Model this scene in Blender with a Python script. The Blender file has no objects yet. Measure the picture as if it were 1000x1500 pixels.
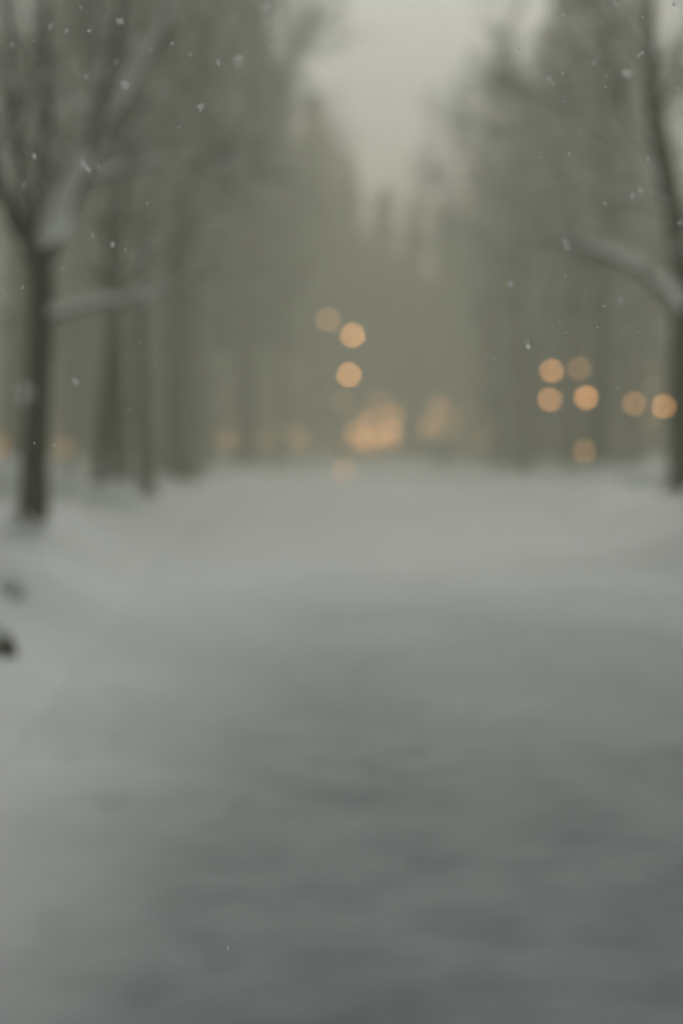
import bpy, math, random
import numpy as np
from mathutils import Vector, noise as mnoise

# ------------------------------------------------------------------ camera, sky, sun, exposure
sc = bpy.context.scene
COL = sc.collection
R = math.radians
CAM_H, F_MM, SENSOR, HORIZON = 1.5, 50.0, 36.0, 645.0
FPX = F_MM / SENSOR * 1500.0
PITCH = math.atan((750.0 - HORIZON) / FPX)
cam = bpy.data.cameras.new('camera')
cam.lens, cam.sensor_fit, cam.sensor_height, cam.sensor_width = F_MM, 'VERTICAL', SENSOR, SENSOR
cam.clip_start, cam.clip_end = 0.05, 2000.0
cam.dof.use_dof = True
FOCUS = 2.8
cam.dof.focus_distance = FOCUS
cam.dof.aperture_fstop = 1.5 * 1.86 / FOCUS
cam.dof.aperture_blades = 0
cam_o = bpy.data.objects.new('camera', cam)
COL.objects.link(cam_o)
cam_o.location = (0, 0, CAM_H)
cam_o.rotation_euler = (math.pi / 2 - PITCH, 0, 0)
sc.camera = cam_o

SUN_EL, SUN_AZ = 46.0, 4.0          # behind thick cloud, ahead of the camera
world = bpy.data.worlds.new('World')
sc.world = world
world.use_nodes = True
wn, wl = world.node_tree.nodes, world.node_tree.links
wn.clear()
w_out = wn.new('ShaderNodeOutputWorld')
w_bg = wn.new('ShaderNodeBackground')
w_sky = wn.new('ShaderNodeTexSky')
w_sky.sky_type = 'NISHITA'
w_sky.sun_disc = False
w_sky.sun_elevation = R(SUN_EL)
w_sky.sun_rotation = R(SUN_AZ)
w_sky.air_density, w_sky.dust_density, w_sky.ozone_density = 1.0, 4.0, 1.0
w_hs = wn.new('ShaderNodeHueSaturation')        # an overcast sky has no blue of its own
w_hs.inputs['Saturation'].default_value = 0.08
w_tint = wn.new('ShaderNodeMix')
w_tint.data_type, w_tint.blend_type = 'RGBA', 'MULTIPLY'
w_tint.inputs[0].default_value = 1.0
w_tint.inputs[7].default_value = (1.0, 0.986, 0.965, 1)
wl.new(w_sky.outputs[0], w_hs.inputs['Color'])
wl.new(w_hs.outputs[0], w_tint.inputs[6])
wl.new(w_tint.outputs[2], w_bg.inputs[0])
w_bg.inputs[1].default_value = 0.06
wl.new(w_bg.outputs[0], w_out.inputs[0])

sun = bpy.data.lights.new('sun', 'SUN')
sun.energy, sun.angle, sun.color = 0.5, R(25), (1.0, 0.96, 0.9)
sun_o = bpy.data.objects.new('sun', sun)
COL.objects.link(sun_o)
d_ = Vector((math.sin(R(SUN_AZ)) * math.cos(R(SUN_EL)), math.cos(R(SUN_AZ)) * math.cos(R(SUN_EL)), math.sin(R(SUN_EL))))
sun_o.rotation_euler = d_.to_track_quat('Z', 'Y').to_euler()

sc.render.engine = 'CYCLES'
sc.view_settings.view_transform = 'Standard'
sc.view_settings.look = 'None'
sc.view_settings.gamma = 1.0
sc.view_settings.use_curve_mapping = False
sc.view_settings.exposure = 0.32
cy = sc.cycles
cy.use_denoising = True
cy.denoiser = 'OPENIMAGEDENOISE'
cy.max_bounces, cy.diffuse_bounces, cy.glossy_bounces = 6, 3, 2
cy.transmission_bounces, cy.transparent_max_bounces, cy.volume_bounces = 2, 4, 2
cy.sample_clamp_indirect = 3.0
cy.caustics_reflective = cy.caustics_refractive = False

HAZE_DENSITY = 0.0096
LAMP_POWER = 0.30
WINDOW_POWER = 0.36

# ------------------------------------------------------------------ helpers
def at(px, py, d):
    """world point at distance d (along Y) seen at a place of the 1000 x 1500 photograph"""
    u, v = (px - 500.0) / FPX, (750.0 - py) / FPX
    y = math.cos(PITCH) + v * math.sin(PITCH)
    z = -math.sin(PITCH) + v * math.cos(PITCH)
    return np.array([u * d / y, d, CAM_H + z * d / y])

def mat(name, col, rough=0.8, spec=0.3, var=0.0, scale=4.0, col2=None, bump=0.0, bscale=30.0):
    m = bpy.data.materials.new(name)
    m.use_nodes = True
    n, l = m.node_tree.nodes, m.node_tree.links
    b = n['Principled BSDF']
    b.inputs['Base Color'].default_value = (*col, 1)
    b.inputs['Roughness'].default_value = rough
    b.inputs['Specular IOR Level'].default_value = spec
    if col2 is not None or bump:
        tc = n.new('ShaderNodeTexCoord')
    if col2 is not None:
        t = n.new('ShaderNodeTexNoise')
        t.inputs['Scale'].default_value, t.inputs['Detail'].default_value = scale, 5.0
        r = n.new('ShaderNodeValToRGB')
        r.color_ramp.elements[0].position, r.color_ramp.elements[1].position = 0.35, 0.65
        r.color_ramp.elements[0].color, r.color_ramp.elements[1].color = (*col, 1), (*col2, 1)
        l.new(tc.outputs['Object'], t.inputs['Vector'])
        l.new(t.outputs['Fac'], r.inputs[0])
        l.new(r.outputs[0], b.inputs['Base Color'])
    if bump:
        t2 = n.new('ShaderNodeTexNoise')
        t2.inputs['Scale'].default_value, t2.inputs['Detail'].default_value = bscale, 6.0
        bp = n.new('ShaderNodeBump')
        bp.inputs['Strength'].default_value = bump
        l.new(tc.outputs['Object'], t2.inputs['Vector'])
        l.new(t2.outputs['Fac'], bp.inputs['Height'])
        l.new(bp.outputs[0], b.inputs['Normal'])
    return m

def glow(name, col, strength):
    m = bpy.data.materials.new(name)
    m.use_nodes = True
    b = m.node_tree.nodes['Principled BSDF']
    b.inputs['Base Color'].default_value = (0.6, 0.5, 0.4, 1)
    b.inputs['Emission Color'].default_value = (*col, 1)
    b.inputs['Emission Strength'].default_value = strength
    return m

M_SNOW = mat('snow', (0.82, 0.87, 0.90), 0.75, 0.25, col2=(0.765, 0.805, 0.83), scale=0.5, bump=0.25, bscale=14)
def trodden_shade_material():
    """fresh snow with walked-on slush mid-path, darkened toward the camera as painted near shade"""
    m = mat('park_snow', (0.82, 0.87, 0.90), 0.65, 0.3, col2=(0.765, 0.805, 0.83), scale=0.5, bump=0.3, bscale=10)
    n, l = m.node_tree.nodes, m.node_tree.links
    b = n['Principled BSDF']
    ramp = [q for q in n if q.type == 'VALTORGB'][0]
    tc = [q for q in n if q.type == 'TEX_COORD'][0]
    sep = n.new('ShaderNodeSeparateXYZ'); l.new(tc.outputs['Object'], sep.inputs[0])
    def mr(src, a, b_, o0, o1, kind='SMOOTHSTEP'):
        q = n.new('ShaderNodeMapRange'); q.interpolation_type = kind
        for i, x in enumerate((a, b_, o0, o1)): q.inputs[i + 1].default_value = x
        l.new(src, q.inputs[0]); return q.outputs[0]
    def ma(op, a, b_):
        q = n.new('ShaderNodeMath'); q.operation = op
        for i, x in enumerate((a, b_)):
            if isinstance(x, (int, float)): q.inputs[i].default_value = x
            else: l.new(x, q.inputs[i])
        return q.outputs[0]
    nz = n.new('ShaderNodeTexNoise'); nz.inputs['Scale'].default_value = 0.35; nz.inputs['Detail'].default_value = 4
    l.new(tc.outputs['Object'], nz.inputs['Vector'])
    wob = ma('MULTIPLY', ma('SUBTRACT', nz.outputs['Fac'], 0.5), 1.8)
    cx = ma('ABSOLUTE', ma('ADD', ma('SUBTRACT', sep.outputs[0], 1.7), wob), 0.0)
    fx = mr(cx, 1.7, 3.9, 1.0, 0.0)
    fy = mr(ma('ADD', sep.outputs[1], ma('MULTIPLY', wob, 4.0)), 2.5, 16.5, 1.0, 0.06, 'LINEAR')  # near-to-far fade: shade close to the camera put into the snow colour
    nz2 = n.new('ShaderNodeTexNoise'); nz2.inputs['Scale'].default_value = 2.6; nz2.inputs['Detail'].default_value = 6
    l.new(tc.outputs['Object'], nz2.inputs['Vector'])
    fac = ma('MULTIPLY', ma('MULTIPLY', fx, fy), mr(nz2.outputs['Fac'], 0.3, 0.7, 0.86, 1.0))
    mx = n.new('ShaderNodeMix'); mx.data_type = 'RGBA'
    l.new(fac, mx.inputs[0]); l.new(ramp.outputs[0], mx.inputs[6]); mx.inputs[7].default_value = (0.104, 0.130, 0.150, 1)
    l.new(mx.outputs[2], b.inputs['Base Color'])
    return m
M_PARK = trodden_shade_material()
M_SNOWTREE = mat('tree_snow', (0.84, 0.87, 0.86), 0.8, 0.2)
M_BARK = mat('bark', (0.030, 0.030, 0.010), 0.9, 0.2, col2=(0.018, 0.016, 0.008), scale=9, bump=0.6, bscale=40)
M_TWIG = mat('twig', (0.055, 0.058, 0.028), 0.9, 0.15)
M_NEEDLE = mat('needles', (0.028, 0.045, 0.018), 0.8, 0.2, col2=(0.045, 0.060, 0.026), scale=1.5)
M_ROCK = mat('rock', (0.13, 0.13, 0.105), 0.9, 0.3, col2=(0.07, 0.072, 0.055), scale=6, bump=0.5)
M_METAL = mat('lamp_metal', (0.03, 0.032, 0.03), 0.5, 0.5)
M_BRICK = mat('brick_wall', (0.20, 0.115, 0.070), 0.9, 0.2, col2=(0.15, 0.085, 0.055), scale=3)
M_PLASTER = mat('ochre_plaster', (0.25, 0.17, 0.10), 0.9, 0.2, col2=(0.20, 0.14, 0.09), scale=1)
M_TIMBER = mat('timber', (0.10, 0.065, 0.04), 0.8, 0.2, col2=(0.07, 0.045, 0.03), scale=5)
M_ROOF = mat('roof_tiles', (0.07, 0.055, 0.045), 0.85, 0.25, col2=(0.10, 0.085, 0.075), scale=2)
M_FRAME = mat('window_frame_paint', (0.45, 0.42, 0.38), 0.6, 0.3)
M_DARKGLASS = mat('unlit_glass', (0.03, 0.03, 0.03), 0.08, 0.6)
M_FLAKE = mat('flake_ice', (0.93, 0.94, 0.95), 0.6, 0.3)
nt = M_FLAKE.node_tree
tr_, mx_ = nt.nodes.new('ShaderNodeBsdfTranslucent'), nt.nodes.new('ShaderNodeMixShader')
tr_.inputs[0].default_value = (0.95, 0.96, 0.97, 1)
mx_.inputs[0].default_value = 0.5
nt.links.new(nt.nodes['Principled BSDF'].outputs[0], mx_.inputs[1])
nt.links.new(tr_.outputs[0], mx_.inputs[2])
nt.links.new(mx_.outputs[0], nt.nodes['Material Output'].inputs[0])
WARM = (1.0, 0.47, 0.16)

class MB:
    """collects verts / faces of one mesh"""
    def __init__(s):
        s.v, s.f, s.n = [], [], 0
    def add(s, v, f):
        v = np.asarray(v, float)
        s.v.append(v)
        s.f += [tuple(int(i) + s.n for i in q) for q in f]
        s.n += len(v)
    def addk(s, v, f):                     # f: (n,k) array
        s.v.append(np.asarray(v, float))
        s.f += (np.asarray(f) + s.n).tolist()
        s.n += len(v)
    def box(s, c, d, rz=0.0):
        c, d = np.array(c, float), np.array(d, float) / 2
        v = np.array([[x, y, z] for x in (-1, 1) for y in (-1, 1) for z in (-1, 1)]) * d
        if rz:
            cs, sn = math.cos(rz), math.sin(rz)
            v = np.stack([v[:, 0] * cs - v[:, 1] * sn, v[:, 0] * sn + v[:, 1] * cs, v[:, 2]], 1)
        s.add(v + c, [(0, 1, 3, 2), (4, 6, 7, 5), (0, 4, 5, 1), (2, 3, 7, 6), (0, 2, 6, 4), (1, 5, 7, 3)])
    def tube(s, pts, rad, k=6, squash=None):
        pts = np.asarray(pts, float)
        n = len(pts)
        rad = np.broadcast_to(np.asarray(rad, float), (n,))
        t = np.gradient(pts, axis=0)
        t /= np.linalg.norm(t, axis=1, keepdims=True) + 1e-9
        ref = np.array([0, 0, 1.0]) if abs(t[:, 2]).mean() < 0.8 else np.array([0, 1.0, 0])
        a = np.cross(t, ref)
        a /= np.linalg.norm(a, axis=1, keepdims=True) + 1e-9
        b = np.cross(a, t)
        ang = np.arange(k) * 2 * math.pi / k
        ring = pts[:, None] + rad[:, None, None] * (np.cos(ang)[None, :, None] * a[:, None] + (squash or 1.0) * np.sin(ang)[None, :, None] * b[:, None])
        v = ring.reshape(-1, 3)
        i = np.arange(n - 1)[:, None] * k + np.arange(k)[None]
        j = np.arange(n - 1)[:, None] * k + (np.arange(k)[None] + 1) % k
        f = np.stack([i, j, j + k, i + k], -1).reshape(-1, 4)
        base = s.n
        s.addk(v, f)
        s.f.append([base + q for q in range(k)][::-1])
        s.f.append([base + (n - 1) * k + q for q in range(k)])
    def lathe(s, prof, c=(0, 0, 0), k=14):
        c = np.array(c, float)
        ang = np.arange(k) * 2 * math.pi / k
        v = np.concatenate([np.stack([r * np.cos(ang), r * np.sin(ang), np.full(k, z)], 1) for r, z in prof]) + c
        f = [(a * k + q, a * k + (q + 1) % k, (a + 1) * k + (q + 1) % k, (a + 1) * k + q) for a in range(len(prof) - 1) for q in range(k)]
        f += [tuple(range(k))[::-1], tuple((len(prof) - 1) * k + q for q in range(k))]
        s.add(v, f)
    def spikes(s, p0, p1, r):
        """thin three-sided twigs, all at once"""
        p0, p1 = np.asarray(p0), np.asarray(p1)
        n = len(p0)
        if n == 0: return
        t = p1 - p0
        t /= np.linalg.norm(t, axis=1, keepdims=True) + 1e-9
        a = np.cross(t, [0.13, 0.31, 0.94])
        a /= np.linalg.norm(a, axis=1, keepdims=True) + 1e-9
        b = np.cross(a, t)
        r = np.broadcast_to(np.asarray(r, float), (n,))[:, None]
        v = np.stack([p0 + r * a, p0 + r * (-0.5 * a + 0.87 * b), p0 + r * (-0.5 * a - 0.87 * b), p1], 1).reshape(-1, 3)
        o = (np.arange(n) * 4)[:, None, None]
        f = (o + np.array([[0, 1, 3], [1, 2, 3], [2, 0, 3]])[None]).reshape(-1, 3)
        s.addk(v, f)
    def mesh(s, name, m, smooth=False):
        me = bpy.data.meshes.new(name)
        v = np.concatenate(s.v) if s.v else np.zeros((0, 3))
        me.from_pydata(v.tolist(), [], s.f)
        me.materials.append(m)
        if smooth:
            me.polygons.foreach_set('use_smooth', [True] * len(me.polygons))
        return me

def link(name, me, parent=None, loc=None):
    o = bpy.data.objects.new(name, me)
    COL.objects.link(o)
    if parent is not None: o.parent = parent
    if loc is not None: o.location = loc
    return o
def tag(o, label=None, cat=None, group=None, kind=None):
    if label: o['label'] = label
    if cat: o['category'] = cat
    if group: o['group'] = group
    if kind: o['kind'] = kind
    return o
def copy_tree(o, parent=None):
    c = o.copy()
    COL.objects.link(c)
    c.parent = parent
    for ch in list(o.children): copy_tree(ch, c)
    return c

# ------------------------------------------------------------------ ground and path
def fbm(x, y, s, seed=0.0, oct=4):
    return mnoise.fractal(Vector((x * s, y * s, seed)), 1.0, 2.0, oct, noise_basis='PERLIN_ORIGINAL')

PATH_L = lambda y: -1.9 - 0.7 * min(1, max(0, (y - 4) / 26)) + 0.22 * math.sin(y * 0.21) - max(0, y - 60) * 0.05
PATH_R = lambda y: 3.3 + 1.2 * min(1, max(0, (y - 4) / 26)) + 0.3 * math.sin(y * 0.17 + 1) + max(0, y - 60) * 0.06
ROAD_Y = 106.0
def ground_h(x, y):
    """height of the snow sheet: the path lies between raised, uneven verges"""
    l, r = PATH_L(y), PATH_R(y)
    e = max(l - x, x - r)                    # > 0 outside the path
    k = min(1, max(0, (e + 0.3) / 1.8))
    k = k * k * (3 - 2 * k)
    side = 0.20 if x < 0 else 0.24
    if x < 0: side += 0.50 * math.exp(-((y - 14) / 9.0) ** 2)
    else: side += 0.45 * math.exp(-((y - 22) / 10.0) ** 2)
    amp = min(1.0, max(0.0, (ROAD_Y - y) / 12)) if y > ROAD_Y - 12 else 1.0
    h = k * (side + 0.22 * fbm(x, y, 0.5, 2.0) + 0.26 * fbm(x, y, 0.14, 7.0)) * (0.3 + 0.7 * amp)
    h += (1 - k) * 0.05 * fbm(x, y, 0.35, 4.0)
    return h - 0.05
def hit(px, py, d0=3.0):
    """where the view through a place of the photograph meets the ground"""
    d = d0
    while d < 120:
        p = at(px, py, d)
        if p[2] <= ground_h(p[0], d): return np.array([p[0], d, ground_h(p[0], d)])
        d += 0.05
    return p

def ground_sheet(x, y):
    e = max(PATH_L(y) - x, x - PATH_R(y))
    under = min(1, max(0, -e / 0.5)) if -14 < y < 104 else 0.0
    return ground_h(x, y) - 0.16 * under

def axis(segs):
    out = []
    for a, b, st in segs:
        n = max(1, int(round((b - a) / st)))
        out += list(np.linspace(a, b, n, endpoint=False))
    return out + [segs[-1][1]]

def sheet(xs, ys, fn, name, m):
    v = [(x, y, fn(x, y)) for y in ys for x in xs]
    w = len(xs)
    f = [(j * w + i, j * w + i + 1, (j + 1) * w + i + 1, (j + 1) * w + i) for j in range(len(ys) - 1) for i in range(w - 1)]
    mb = MB()
    mb.add(v, f)
    o = link(name, mb.mesh(name, m, True))
    return tag(o, kind='structure')

gx = axis([(-400, -60, 40), (-60, -18, 3), (-18, -7, 0.7), (-7, 10, 0.28), (10, 20, 0.7), (20, 60, 3), (60, 400, 40)])
gy = axis([(-60, 0, 3), (0, 4, 0.6), (4, 30, 0.3), (30, 60, 0.6), (60, 130, 2), (130, 250, 12), (250, 900, 90)])
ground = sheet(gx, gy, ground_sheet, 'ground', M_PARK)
ground['label'] = 'snow covered park ground with soft banks under the trees'

# trodden path: its own sheet with real footprints and ruts
rng = random.Random(5)
prints = []
for lane, step0 in ((-1.1, 0.0), (-0.35, .3), (0.5, .1), (1.3, .5), (2.2, .2), (0.1, .6), (-1.6, .4), (3.0, .45)):
    y, sgn = 2.5 + step0, 1
    while y < 34:
        prints.append((lane + 0.13 * sgn + 0.35 * math.sin(y * 0.3 + lane * 5) + rng.uniform(-.06, .06), y, rng.uniform(-.2, .2), rng.uniform(0.6, 1.0)))
        y += rng.uniform(0.55, 0.75)
        sgn = -sgn
cell = {}
for p in prints:
    cell.setdefault((int(p[0] // 1), int(p[1] // 1)), []).append(p)
def path_h(x, y):
    h = 0.05 * fbm(x, y, 0.35, 4.0) - 0.05 + 0.028 + 0.008 * fbm(x, y, 1.6, 9.0) + 0.007 * fbm(x, y, 5.0, 12.0, 3)
    for a in (-1, 0, 1):
        for b in (-1, 0, 1):
            for (qx, qy, an, dp) in cell.get((int(x // 1) + a, int(y // 1) + b), ()):
                u = ((x - qx) * math.cos(an) + (y - qy) * math.sin(an)) / 0.085
                w = (-(x - qx) * math.sin(an) + (y - qy) * math.cos(an)) / 0.17
                q = u * u + w * w
                if q < 4: h += dp * (-0.034 * math.exp(-q * 1.2) + 0.012 * math.exp(-(q - 1.8) ** 2 * 2))
    for c0 in (-0.75, 1.75):                  # two faint sledge ruts
        g = (x - c0 - 0.25 * math.sin(y * 0.11)) / 0.16
        if abs(g) < 3: h -= 0.008 * math.exp(-g * g)
    return h
ys = axis([(-14, 2, 1.0), (2, 14, 0.075), (14, 34, 0.15), (34, 104, 1.0)])
NX = 96
v, f = [], []
for y in ys:
    l, r = PATH_L(y) - 0.1, PATH_R(y) + 0.1
    for i in range(NX + 1):
        t = i / NX
        x = l + (r - l) * t
        edge = min(t, 1 - t) * (r - l)
        drop = 0.08 * max(0, 1 - edge / 0.35) ** 2
        v.append((x + 0.12 * fbm(x, y, .8, 3.), y, path_h(x, y) - drop))
w = NX + 1
f = [(j * w + i, j * w + i + 1, (j + 1) * w + i + 1, (j + 1) * w + i) for j in range(len(ys) - 1) for i in range(NX)]
mb = MB(); mb.add(v, f)
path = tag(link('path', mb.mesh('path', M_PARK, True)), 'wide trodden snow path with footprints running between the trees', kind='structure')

# cross street beyond the park, with a kerb on either side
mb = MB(); mb.box((0, 112, -0.02), (240, 9, 0.09))
M_STREET = mat('slushy_asphalt', (0.22, 0.22, 0.22), 0.35, 0.5, col2=(0.34, 0.34, 0.34), scale=0.8)
tag(link('road', mb.mesh('road', M_STREET)), 'slushy grey street crossing behind the park', kind='structure')
mb = MB(); mb.box((0, 107.35, 0.02), (240, 0.25, 0.30)); mb.box((0, 116.65, 0.02), (240, 0.25, 0.30))
tag(link('kerb', mb.mesh('kerb', M_SNOW)), 'snow capped kerb along the street', kind='structure')

# ------------------------------------------------------------------ bare trees
def unit(v):
    return v / (np.linalg.norm(v) + 1e-9)

def wander(rs, p, d, length, n, up=0.10, jit=0.16):
    pts = [np.array(p, float)]
    d = unit(np.array(d, float))
    for i in range(n):
        d = unit(d + rs.normal(0, jit, 3) + np.array([0, 0, up]))
        pts.append(pts[-1] + d * length / n)
    return np.array(pts)

def sample(pts, t):
    x = t * (len(pts) - 1)
    i = min(int(x), len(pts) - 2)
    fr = x - i
    return pts[i] * (1 - fr) + pts[i + 1] * fr, unit(pts[i + 1] - pts[i])

def side_dir(rs, d, spread, up):
    a = unit(np.cross(d, rs.normal(0, 1, 3)))
    return unit(d * math.cos(spread) + a * math.sin(spread) + np.array([0, 0, up]))

def lay_snow(mb, pts, rad, rs, keep=1.0, lift=0.55, wid=0.92, k=6, flat=0.75, longest=False):
    """a ridge of snow on the upper side of a limb, broken where it is steep"""
    run = []
    if longest:                              # one unbroken ridge
        st = [abs(unit(pts[min(i, len(pts) - 2) + 1] - pts[min(i, len(pts) - 2)])[2]) < 0.93 for i in range(len(pts))]
        a = next((i for i, q in enumerate(st) if q), 0)
        pts, rad, keep = pts[a:], rad[a:], 2.0
        b = next((i for i in range(len(pts)) if not st[a + i]), len(pts))
        pts, rad = pts[:b], rad[:b]
        if len(pts) < 2: return
    for i in range(len(pts)):
        j = min(i, len(pts) - 2)
        steep = abs(unit(pts[j + 1] - pts[j])[2])
        ok = longest or (steep < 0.90 and rs.random() < keep)
        if ok: run.append(i)
        if (not ok or i == len(pts) - 1) and run:
            if len(run) > 1:
                q = pts[run].copy()
                rr = np.array([rad[a] for a in run]) * wid + 0.012
                q[:, 2] += np.array([rad[a] for a in run]) * lift + 0.008
                if longest:                  # uneven, thinning out along the limb
                    rr *= np.linspace(1.0, 0.75, len(rr)) * (1 + 0.18 * np.sin(np.arange(len(rr)) * 2.3 + rad[0] * 50))
                rr[0] *= 0.45; rr[-1] *= 0.3
                mb.tube(q, rr, k, flat)
            run = []

def twig_out(rs, crown, snow, pts, n, ln, r, snowy=0.6):
    ts = rs.uniform(0.1, 1.0, n)
    x = ts * (len(pts) - 1)
    i = np.minimum(x.astype(int), len(pts) - 2)
    p0 = pts[i] + (pts[i + 1] - pts[i]) * (x - i)[:, None]
    d = pts[i + 1] - pts[i]
    d /= np.linalg.norm(d, axis=1, keepdims=True) + 1e-9
    d = d * 0.7 + rs.normal(0, 0.55, (n, 3)) + [0, 0, 0.12]
    d /= np.linalg.norm(d, axis=1, keepdims=True)
    L = rs.uniform(0.5, 1.0, n) * ln
    p1 = p0 + d * L[:, None]
    crown.append((p0, p1, np.full(n, r)))
    k = rs.random(n) < snowy
    off = np.array([0, 0, r * 0.9])
    snow.append((p0[k] + off, p0[k] + (p1[k] - p0[k]) * 0.8 + off, np.full(int(k.sum()), r * 1.25)))

def clothe(rs, limbs, dens=1.0, l2=(1.3, 3.0), snow_keep=0.85, twig_r=0.0075, twigs=8, sc=1.0):
    """branches, twigs and their snow for a set of limbs (pts, radii)"""
    cb, sb, ct, st = MB(), MB(), [], []
    for pts, rad in limbs:
        L = np.linalg.norm(np.diff(pts, axis=0), axis=1).sum()
        for a in range(max(2, int(L / sc * 1.9 * dens))):
            t = rs.uniform(0.22, 1.0)
            p, d = sample(pts, t)
            r0 = max(0.018 * sc, np.interp(t * (len(pts) - 1), np.arange(len(pts)), rad) * 0.5)
            b2 = wander(rs, p, side_dir(rs, d, rs.uniform(0.5, 1.1), 0.12), sc * rs.uniform(*l2) * (1.15 - 0.5 * t), 5, 0.05)
            r2 = np.linspace(r0, 0.010 * sc, len(b2))
            cb.tube(b2, r2, 5)
            lay_snow(sb, b2, r2, rs, snow_keep, k=5)
            for c in range(6):
                p3, d3 = sample(b2, rs.uniform(0.2, 1.0))
                b3 = wander(rs, p3, side_dir(rs, d3, rs.uniform(0.4, 1.0), 0.05), sc * rs.uniform(0.6, 1.3), 3, 0.03)
                r3 = np.linspace(0.014, 0.006, len(b3)) * sc
                cb.tube(b3, r3, 3)
                lay_snow(sb, b3, r3, rs, snow_keep, k=4)
                twig_out(rs, ct, st, b3, twigs, 0.55 * sc, twig_r * sc)
    for p0, p1, r in ct: cb.spikes(p0, p1, r)
    for p0, p1, r in st: sb.spikes(p0, p1, r)
    return cb, sb

def trunk_mesh(pts, rad, limbs, rs):
    mb = MB()
    pts, rad = np.array(pts), np.array(rad)
    mb.tube(pts, rad, 14)
    b = pts[0]
    for i in range(6):                       # root flare
        a = i * 1.047 + rs.uniform(-.3, .3)
        e = np.array([math.cos(a), math.sin(a), 0])
        r = rad[0]
        mb.tube([b + e * r * 0.55 + [0, 0, r * 1.7], b + e * r * 0.95 + [0, 0, r * 0.55], b + e * r * 1.75 + [0, 0, -0.12]], [r * .25, r * .36, r * .2], 7)
    for q, r in limbs: mb.tube(q, r, 8)
    return mb

def bare_variant(seed, H, r0, fork, n_limb, spread, sway=0.35):
    rs = np.random.default_rng(seed)
    n = 10
    tp = [np.array([0, 0, -0.15])]
    d = np.array([0, 0, 1.0])
    for i in range(n):
        d = unit(d + rs.normal(0, 0.045, 3) * [1, 1, 0] + [0, 0, 0.25])
        tp.append(tp[-1] + d * (H * 0.86) / n)
    tp = np.array(tp)
    tr = r0 * (1 - 0.80 * (np.arange(n + 1) / n) ** 1.1)
    tr[0] *= 1.35
    limbs = []
    for i in range(n_limb):
        t = fork + (0.97 - fork) * (i + rs.uniform(0, 0.8)) / n_limb
        p, dd = sample(tp, t)
        az = i * 2.4 + rs.uniform(-.4, .4)
        e = np.array([math.cos(az), math.sin(az), 0])
        sp = spread * (1.1 - 0.5 * t)
        L = H * (0.46 - 0.24 * t) * rs.uniform(0.85, 1.2)
        q = wander(rs, p, e * math.sin(sp) + np.array([0, 0, math.cos(sp)]), L, 7, 0.07, 0.11)
        limbs.append((q, np.linspace(r0 * (0.50 - 0.28 * t), 0.022, len(q))))
    tm = trunk_mesh(tp, tr, limbs, rs)
    cb, sb = clothe(rs, limbs + [(tp[6:], tr[6:])])
    for q, r in limbs: lay_snow(sb, q, r, rs, 0.95)
    cap = [(q, r) for q, r in limbs]
    return tm.mesh('trunk', M_BARK, True), cb.mesh('crown', M_TWIG), sb.mesh('snow_cover', M_SNOWTREE)

BARE = [bare_variant(11, 13.5, 0.21, 0.30, 10, 0.95), bare_variant(12, 15.5, 0.23, 0.36, 11, 0.8),
        bare_variant(13, 12.5, 0.18, 0.40, 9, 0.85), bare_variant(14, 17.0, 0.26, 0.33, 12, 0.9)]

def plant_bare(vi, x, y, s, rz, label, group='bare trees lining the path', name='bare_tree'):
    o = link(name, None)
    o.location = (x, y, ground_h(x, y) - 0.02)
    o.rotation_euler = (0, 0, rz)
    o.scale = (s, s, s)
    for nm, me in zip(('trunk', 'crown', 'snow_cover'), BARE[vi]): link(nm, me, o)
    return tag(o, label, 'tree', group)

def P(px, d, z=None):
    return (px - 500.0) / FPX * d

# near tree at the left edge, limbs laid out one by one
def near_tree(label, seed, trunk_pts, trunk_rad, limb_list, dens, name='bare_tree', twigs=8, sc=1.0):
    rs = np.random.default_rng(seed)
    base = np.array(trunk_pts[0])
    o = link(name, None)
    o.location = tuple(base)
    tp = np.array(trunk_pts) - base
    tp[0, 2] -= 0.15
    link('trunk', trunk_mesh(tp, np.array(trunk_rad) * sc, [], rs).mesh('trunk', M_BARK, True), o)
    limbs = []
    for pts, r0, r1, thick in limb_list:
        pts = np.array(pts) - base
        t = np.linspace(0, 1, len(pts)); tt = np.linspace(0, 1, 11)     # smooth the polyline
        q = np.stack([np.interp(tt, t, pts[:, k]) for k in range(3)], 1)
        for _ in range(2): q[1:-1] = 0.25 * q[:-2] + 0.5 * q[1:-1] + 0.25 * q[2:]
        q[1:-1] += rs.normal(0, 0.03 * sc, q[1:-1].shape)
        rad = np.linspace(r0, r1, len(q)) * sc
        mb = MB(); mb.tube(q, rad, 10)
        lo = link('limb', mb.mesh('limb', M_BARK, True), o)
        if thick:
            sb = MB(); lay_snow(sb, q, rad, rs, 1.0, 0.55 + thick, 0.95 + thick * 0.5, 8, 0.8 + thick * 0.4, True)
            if sb.n: link('snow_ridge', sb.mesh('snow_ridge', M_SNOWTREE, True), lo)
        limbs.append((q, rad))
    cb, sb = clothe(rs, limbs, dens, (0.9, 2.4), 0.8, twigs=twigs, sc=sc)
    link('crown', cb.mesh('crown', M_TWIG), o)
    link('snow_cover', sb.mesh('snow_cover', M_SNOWTREE), o)
    return tag(o, label, 'tree', 'bare trees lining the path')

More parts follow.
